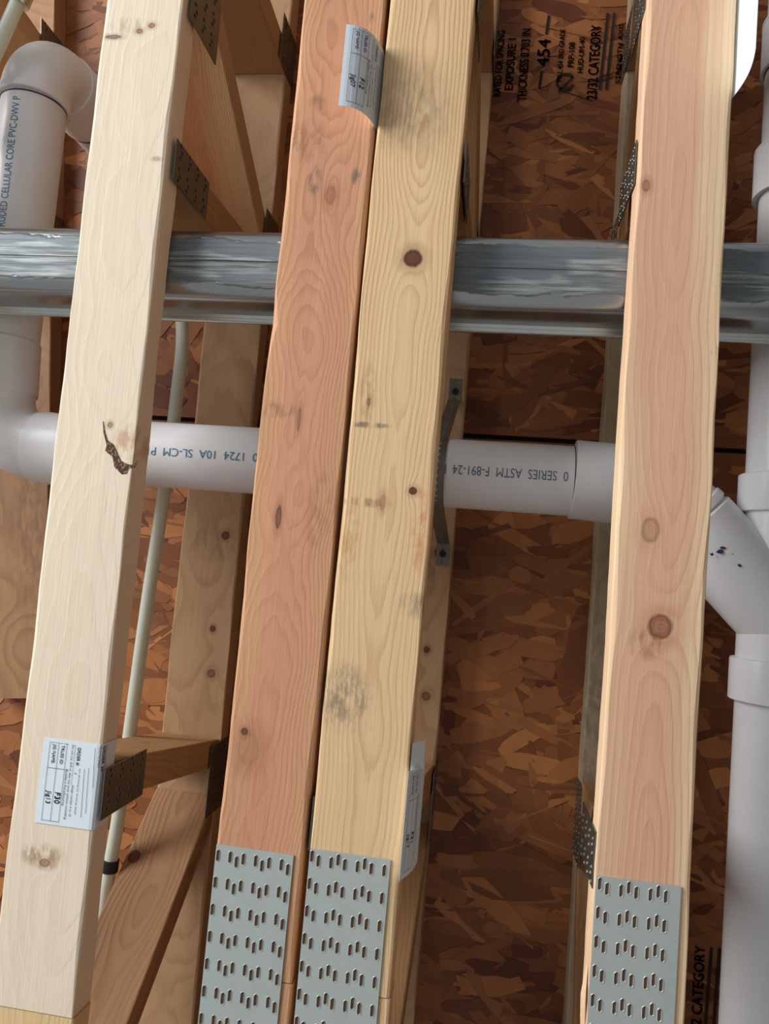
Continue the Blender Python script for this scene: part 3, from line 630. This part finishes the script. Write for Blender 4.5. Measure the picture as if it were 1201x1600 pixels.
# ------------------------------------------------------------------ white drain piping
ZP = 0.998; R3 = 0.0447
dr = thing('drain_pipe', 'white plastic drain piping with elbows, crossing behind all the trusses', 'pipe', P(400, 712, ZP))
O = dr.location.copy()
def L_(v): return Vector(v)-O
xl = (P(33, 340, ZP).x+P(13, 500, ZP).x+P(50, 200, ZP).x)/3; yh = P(600, 733, ZP).y
zc = ZP+CZ
def fitting(name, path, hub_a=0.03, hub_b=0.03, rb=0.0475, rh=0.0505, label=None):
    """smooth body swept along path, with thicker socket hubs at either end"""
    path = [Vector(p) for p in path]; d0 = (path[0]-path[1]).normalized(); d1 = (path[-1]-path[-2]).normalized(); P_ = []; R_ = []
    if hub_a:
        for off, r in ((hub_a, R3+0.0004), (hub_a, rh-0.0012), (hub_a-0.0012, rh), (0.004, rh), (0.0015, rh-0.0006), (0.0, rb)):
            P_.append(path[0]+d0*off); R_.append(r)
    P_ += path; R_ += [rb]*len(path)
    if hub_b:
        for off, r in ((0.0, rb), (0.0015, rh-0.0006), (0.004, rh), (hub_b-0.0012, rh), (hub_b, rh-0.0012), (hub_b, R3+0.0004)):
            P_.append(path[-1]+d1*off); R_.append(r)
    # remove exact duplicates that break the tangent
    PP = [P_[0]]; RR = [R_[0]]
    for p, r in zip(P_[1:], R_[1:]):
        if (p-PP[-1]).length < 1e-6: p = p+(d1 if (p-path[-1]).length < (p-path[0]).length else -d0)*2e-5
        PP.append(p); RR.append(r)
    return sweep(name, [L_(p) for p in PP], RR, pvc, dr, 48, label=label)
def pipe(a, b, label=None): return sweep('pipe', [L_(a), L_(b)], [R3, R3], pvc, dr, 48, label=label)
def ring(c, d, r, w=0.0022, mat=purple, name='primer_ring'):
    d = Vector(d).normalized(); c = Vector(c)
    return sweep(name, [L_(c-d*w/2), L_(c), L_(c+d*w/2)], [r-0.0003, r+0.0004, r-0.0003], mat, dr, 48)
X_, Y_, Z_ = Vector((1, 0, 0)), Vector((0, 1, 0)), Vector((0, 0, 1))
# top-left: elbow turning upward
ry1 = P(50, 168, ZP).y; cy_ = P(66, 92, ZP).y-0.0
corner = Vector((xl, cy_, zc)); rb_ = 0.062
pathA = arc(corner, -Y_, Z_, rb_, 14)
fitting('elbow', pathA, hub_a=ry1-pathA[0].y, hub_b=0.078)
ring((xl, ry1+0.0005, zc), Y_, R3+0.0008); ring(pathA[-1]+Z_*0.0815, Z_, R3+0.001, 0.007)
sweep('pipe', [L_(pathA[-1]+Z_*0.07), L_((corner.x, corner.y, ZO+CZ-0.006))], [R3, R3], pvc, dr, 48)
# short run, elbow to the cross run
ch = Vector((xl, yh, zc)); pathB = arc(ch, Y_, X_, 0.070, 14)
yhub = P(10, 535, ZP).y; xhub = P(91, 695, ZP-R3).x
fitting('elbow', pathB, hub_a=pathB[0].y-yhub, hub_b=xhub-pathB[-1].x)
pipe((xl, ry1-0.01, zc), (xl, yhub+0.01, zc))
# cross run, 45 degree elbow, branch, main run
xe = P(893, 755, ZP).x; pipe((xhub-0.01, yh, zc), (xe+0.01, yh, zc))
xm = P(1145, 1150, ZP).x+R3*1.02
cb = Vector((P(1030, 765, ZP).x, yh, zc)); dg = Vector((1, 1, 0)).normalized()
cm = Vector((xm, yh+(xm-cb.x), zc))
pathC = arc(cb, X_, dg, 0.11, 10); fitting('bend', pathC, hub_a=pathC[0].x-xe, hub_b=0.012, label=None)
ring((xe-0.0006, yh, zc), X_, R3+0.0006, 0.0012, black_ink, 'joint_line')
e1 = pathC[-1]+dg*0.012
sweep('branch', [L_(e1-dg*0.004), L_(e1), L_(e1+dg*0.004), L_(cm+dg*0.012)], [R3, 0.0475, 0.0515, 0.0515], pvc, dr, 48, label='slanting branch of the wye')
yu0, yu1 = P(1180, 742, ZP).y, P(1180, 802, ZP).y; yd0, yd1 = P(1160, 1026, ZP).y, P(1160, 1093, ZP).y
ym = [Vector((xm, y, zc)) for y in (yu1, yu1+0.02, cm.y, yd0-0.01, yd0)]
fitting('wye', ym, hub_a=yu1-yu0, hub_b=yd1-yd0, rb=0.0462, rh=0.0525)
pipe((xm, yd1-0.01, zc), (xm, 1.25, zc)); pipe((xm, P(1180, 300, ZP).y, zc), (xm, yu0+0.01, zc))
# couplings on the main run, upper right
ca, cb2 = P(1185, 236, ZP).y, P(1185, 306, ZP).y
fitting('coupling', [(xm, ca+0.002, zc), (xm, (ca+cb2)/2, zc), (xm, cb2-0.002, zc)], 0.002, 0.002, rb=0.0525, rh=0.0526)
pipe((xm, P(1190, 100, ZP).y, zc), (xm, ca+0.01, zc))
cc, cd = P(1190, 36, ZP).y, P(1190, 110, ZP).y
fitting('coupling', [(xm, cc+0.002, zc), (xm, (cc+cd)/2, zc), (xm, cd-0.002, zc)], 0.002, 0.002, rb=0.050, rh=0.0505)
ring((xm, cd+0.001, zc), Y_, R3+0.0008); ring((xm, ca-0.001, zc), Y_, R3+0.0006, 0.0014)
pipe((xm, -1.3, zc), (xm, cc+0.01, zc))
# pipe lettering
def pipe_print(axis_pt, along, tops, ang, strings, mat):
    """lettering wrapped on a pipe: along = reading direction, tops = side the letter tops point to, measured from straight down"""
    k = Ink()
    for st, u, size, length in strings: k.text(st, u, -size*0.36, size, (1, 0), length=length)
    k.slice(0.0018)
    a = Vector(along); tp = Vector(tops); rr = R3+0.0004
    def fn(u, v):
        th = ang+v/rr; q = Vector(axis_pt)+a*u+tp*rr*math.sin(th)-Z_*rr*math.cos(th); return L_(q)
    k.build(fn, mat, dr)
x9 = P(889, 750, ZP-R3).x
pipe_print((x9-0.001, yh, zc), -X_, Y_, 0.02, [('0  SERIES  ASTM  F-891-24  NSF', 0.0, 0.0170, P(889, 750, ZP-R3).x-P(672, 735, ZP-R3).x)], grey_ink)
x4 = P(403, 715, ZP-R3).x
pipe_print((x4, yh, zc), -X_, Y_, 0.04, [('0  1724  10A  SL-CM  P1', 0.0, 0.0155, P(403, 715, ZP-R3).x-P(231, 700, ZP-R3).x)], blue_ink)
yb_ = P(5, 362, ZP-R3).y; ye_ = P(20, 150, ZP-R3).y
pipe_print((xl, yb_, zc), -Y_, -X_, -0.06, [('TRUDED CELLULAR CORE PVC-DWV P', 0.0, 0.0155, yb_-ye_)], blue_ink)
# smudges of primer on the branch
for (px, py, s) in ((1125, 862, 0.004), (1130, 856, 0.003), (1112, 866, 0.0025), (1155, 883, 0.0028), (1144, 866, 0.001)):
    q = P(px, py, ZP-0.0515-0.0007); n = 9; ra = random.Random(px)
    vs = [L_((q.x+s*math.cos(6.283*i/n)*ra.uniform(0.6, 1.5), q.y+s*0.6*math.sin(6.283*i/n)*ra.uniform(0.6, 1.4), q.z)) for i in range(n)]
    obj('primer_smudge', vs, [tuple(range(n))], purple, dr)

# ------------------------------------------------------------------ perforated strap under the cross run
xs_ = P(690, 740, 0.955).x-0.006; sp = thing('hanger_strap', 'perforated metal strap slung under the drain pipe beside the yellow pine truss', 'strap', (xs_, yh, ZT+CZ))
ya_, yb2 = P(711, 592, ZT).y, P(693, 884, ZT).y
rs = R3+0.0012; pts = []
zs = ZP-ZT                      # pipe centre below the strap's root
def tangent(y_end, s):          # circle tangent from a point at the root level
    px_, pz_ = y_end-yh, -zs; d = math.hypot(px_, pz_); base = math.atan2(pz_, px_); al = math.acos(rs/d)
    th = base-al*s; return th
y1a, y1b = ya_+0.034, yb2-0.034
tha = tangent(y1a, -1); thb = tangent(y1b, 1)
tha = tha % (2*math.pi); thb = thb % (2*math.pi)
if thb < math.pi: thb += 2*math.pi
pts = [(ya_-yh, -0.0012), (y1a-yh-0.004, -0.0012), (y1a-yh, -0.003)]
n = 18
for i in range(n+1):
    th = tha+(thb-tha)*i/n; pts.append((rs*math.cos(th), zs+rs*math.sin(th)))
pts += [(y1b-yh, -0.003), (y1b-yh+0.004, -0.0012), (yb2-yh, -0.0012)]
D = [0]
for i in range(len(pts)-1): D.append(D[-1]+math.dist(pts[i], pts[i+1]))
def strap_at(s, h):
    s = max(0, min(D[-1], s))
    for i in range(len(pts)-1):
        if D[i+1] >= s: break
    k = (s-D[i])/max(1e-9, D[i+1]-D[i]); y = pts[i][0]*(1-k)+pts[i+1][0]*k; z = pts[i][1]*(1-k)+pts[i+1][1]*k
    dy, dz = pts[i+1][0]-pts[i][0], pts[i+1][1]-pts[i][1]; l = math.hypot(dy, dz); return y+h*dz/l, z-h*dy/l
sv, sf, fl = slotgrid([(0, 0.0068, None, 0), (0.0068, 0.0122, 0.0095, 0), (0.0122, 0.019, None, 0)], 0, D[-1], 0.0095, 0.0040, 0.0050, 0.0009, 0.0003)
# side strips need the same rows as the middle, to follow the bend
base_v = []; base_f = []
N = 90
for (u0, u1) in ((0, 0.0068), (0.0122, 0.019)):
    for i in range(N+1):
        for h in (0, -0.0009):
            for u in (u0, u1): base_v.append((u, D[-1]*i/N, h))
nb = 4*(N+1)
for s in range(2):
    for i in range(N):
        a = s*nb+i*4; base_f += [(a, a+1, a+5, a+4), (a+2, a+6, a+7, a+3), (a, a+4, a+6, a+2), (a+1, a+3, a+7, a+5)]
mv_, mf_, fl2 = slotgrid([(0.0068, 0.0122, 0.0095, 0)], 0, D[-1], 0.0095, 0.0036, 0.0050, 0.0009, 0.0003)
mf_ = [f for i, f in enumerate(mf_) if i not in set(fl2)][:-4]
def smap(v): y, z = strap_at(v[1], v[2]); return (v[0]-0.0095, y, z)
allv = [smap(v) for v in base_v]+[smap(v) for v in mv_]; off = len(base_v)
strap_m = plain('dull_strap_steel', lin(128, 126, 120), 0.42, 0.7, 0.12)
obj('strap_band', allv, base_f+[tuple(i+off for i in f) for f in mf_], strap_m, sp)
for yy in (ya_+0.020, yb2-0.018):
    c = Vector((0, yy-yh, -0.0012)); vs = []; k = 16
    for r_, z_ in ((0.0052, 0.0), (0.0052, -0.0012), (0.0040, -0.0026), (0.0022, -0.0028), (0.0018, -0.0008)):
        for i in range(k): a = 2*math.pi*i/k; vs.append((c.x+r_*math.cos(a), c.y+r_*math.sin(a), c.z+z_))
    fs = [(j*k+i, j*k+(i+1) % k, (j+1)*k+(i+1) % k, (j+1)*k+i) for j in range(4) for i in range(k)]+[tuple(range(k)), tuple(4*k+i for i in range(k))]
    recalc(obj('screw', vs, fs, black_pl, sp, label='dark screw head'))

# ------------------------------------------------------------------ milky tubing and its clip
def catmull(p, n=10):
    out = []
    p = [Vector(q) for q in p]; q = [p[0]*2-p[1]]+p+[p[-1]*2-p[-2]]
    for i in range(1, len(q)-2):
        for k in range(n):
            t = k/n; a, b, c, d = q[i-1:i+3]
            out.append(0.5*((2*b)+(c-a)*t+(2*a-5*b+4*c-d)*t*t+(3*b-a-3*c+d)*t**3))
    return out+[p[-1]]
tz = 1.095
tp = [P(215, -40, 1.11), P(196, 250, 1.11), P(222, 380, 1.105), P(272, 455, tz), P(285, 520, tz), P(276, 620, tz), P(258, 760, tz), P(232, 930, tz), P(206, 1120, tz), P(186, 1270, tz), P(172, 1352, tz), P(160, 1430, tz), P(140, 1640, tz)]
tube = thing('water_tubing', 'slim milky white tubing running lengthwise past the pale F30 truss', 'tube', tp[5])
path = catmull(tp, 8); sweep('tube', [p-tube.location for p in path], [0.0098]*len(path), pex, tube, 20)
cl = P(172, 1352, tz); cd_ = (P(160, 1430, tz)-P(186, 1270, tz)).normalized()
clip = thing('pipe_clip', 'small black plastic clip around the milky tubing, low at left', 'clip', cl)
sweep('clip_band', [-cd_*0.0085, -cd_*0.0084, cd_*0.0084, cd_*0.0085], [0.0100, 0.0122, 0.0122, 0.0100], black_pl, clip, 20)
vs = [(x, y, z) for x in (-0.026, -0.009) for y in (-0.008, 0.008) for z in (-0.003, 0.003)]
bevel(recalc(obj('clip_foot', vs, [(0, 1, 3, 2), (4, 5, 7, 6), (0, 1, 5, 4), (2, 3, 7, 6), (0, 2, 6, 4), (1, 3, 7, 5)], black_pl, clip)), 0.001)
tp = [P(-60, 200, 0.93), P(-22, 115, 0.93), P(8, 48, 0.93), P(34, -10, 0.93), P(58, -60, 0.93)]
t2 = thing('flexible_tube', 'pale green translucent tube crossing the top left corner', 'tube', tp[2])
path = catmull(tp, 6); sweep('tube', [p-t2.location for p in path], [0.0098]*len(path), pex, t2, 20)
dd = (tp[3]-tp[2]).normalized(); c = P(31, 0, 0.93)-t2.location
sweep('collar', [c-dd*0.006, c-dd*0.0058, c+dd*0.014, c+dd*0.0142], [0.0105, 0.0145, 0.0145, 0.0105], galv, t2, 20, label='grey metal collar')
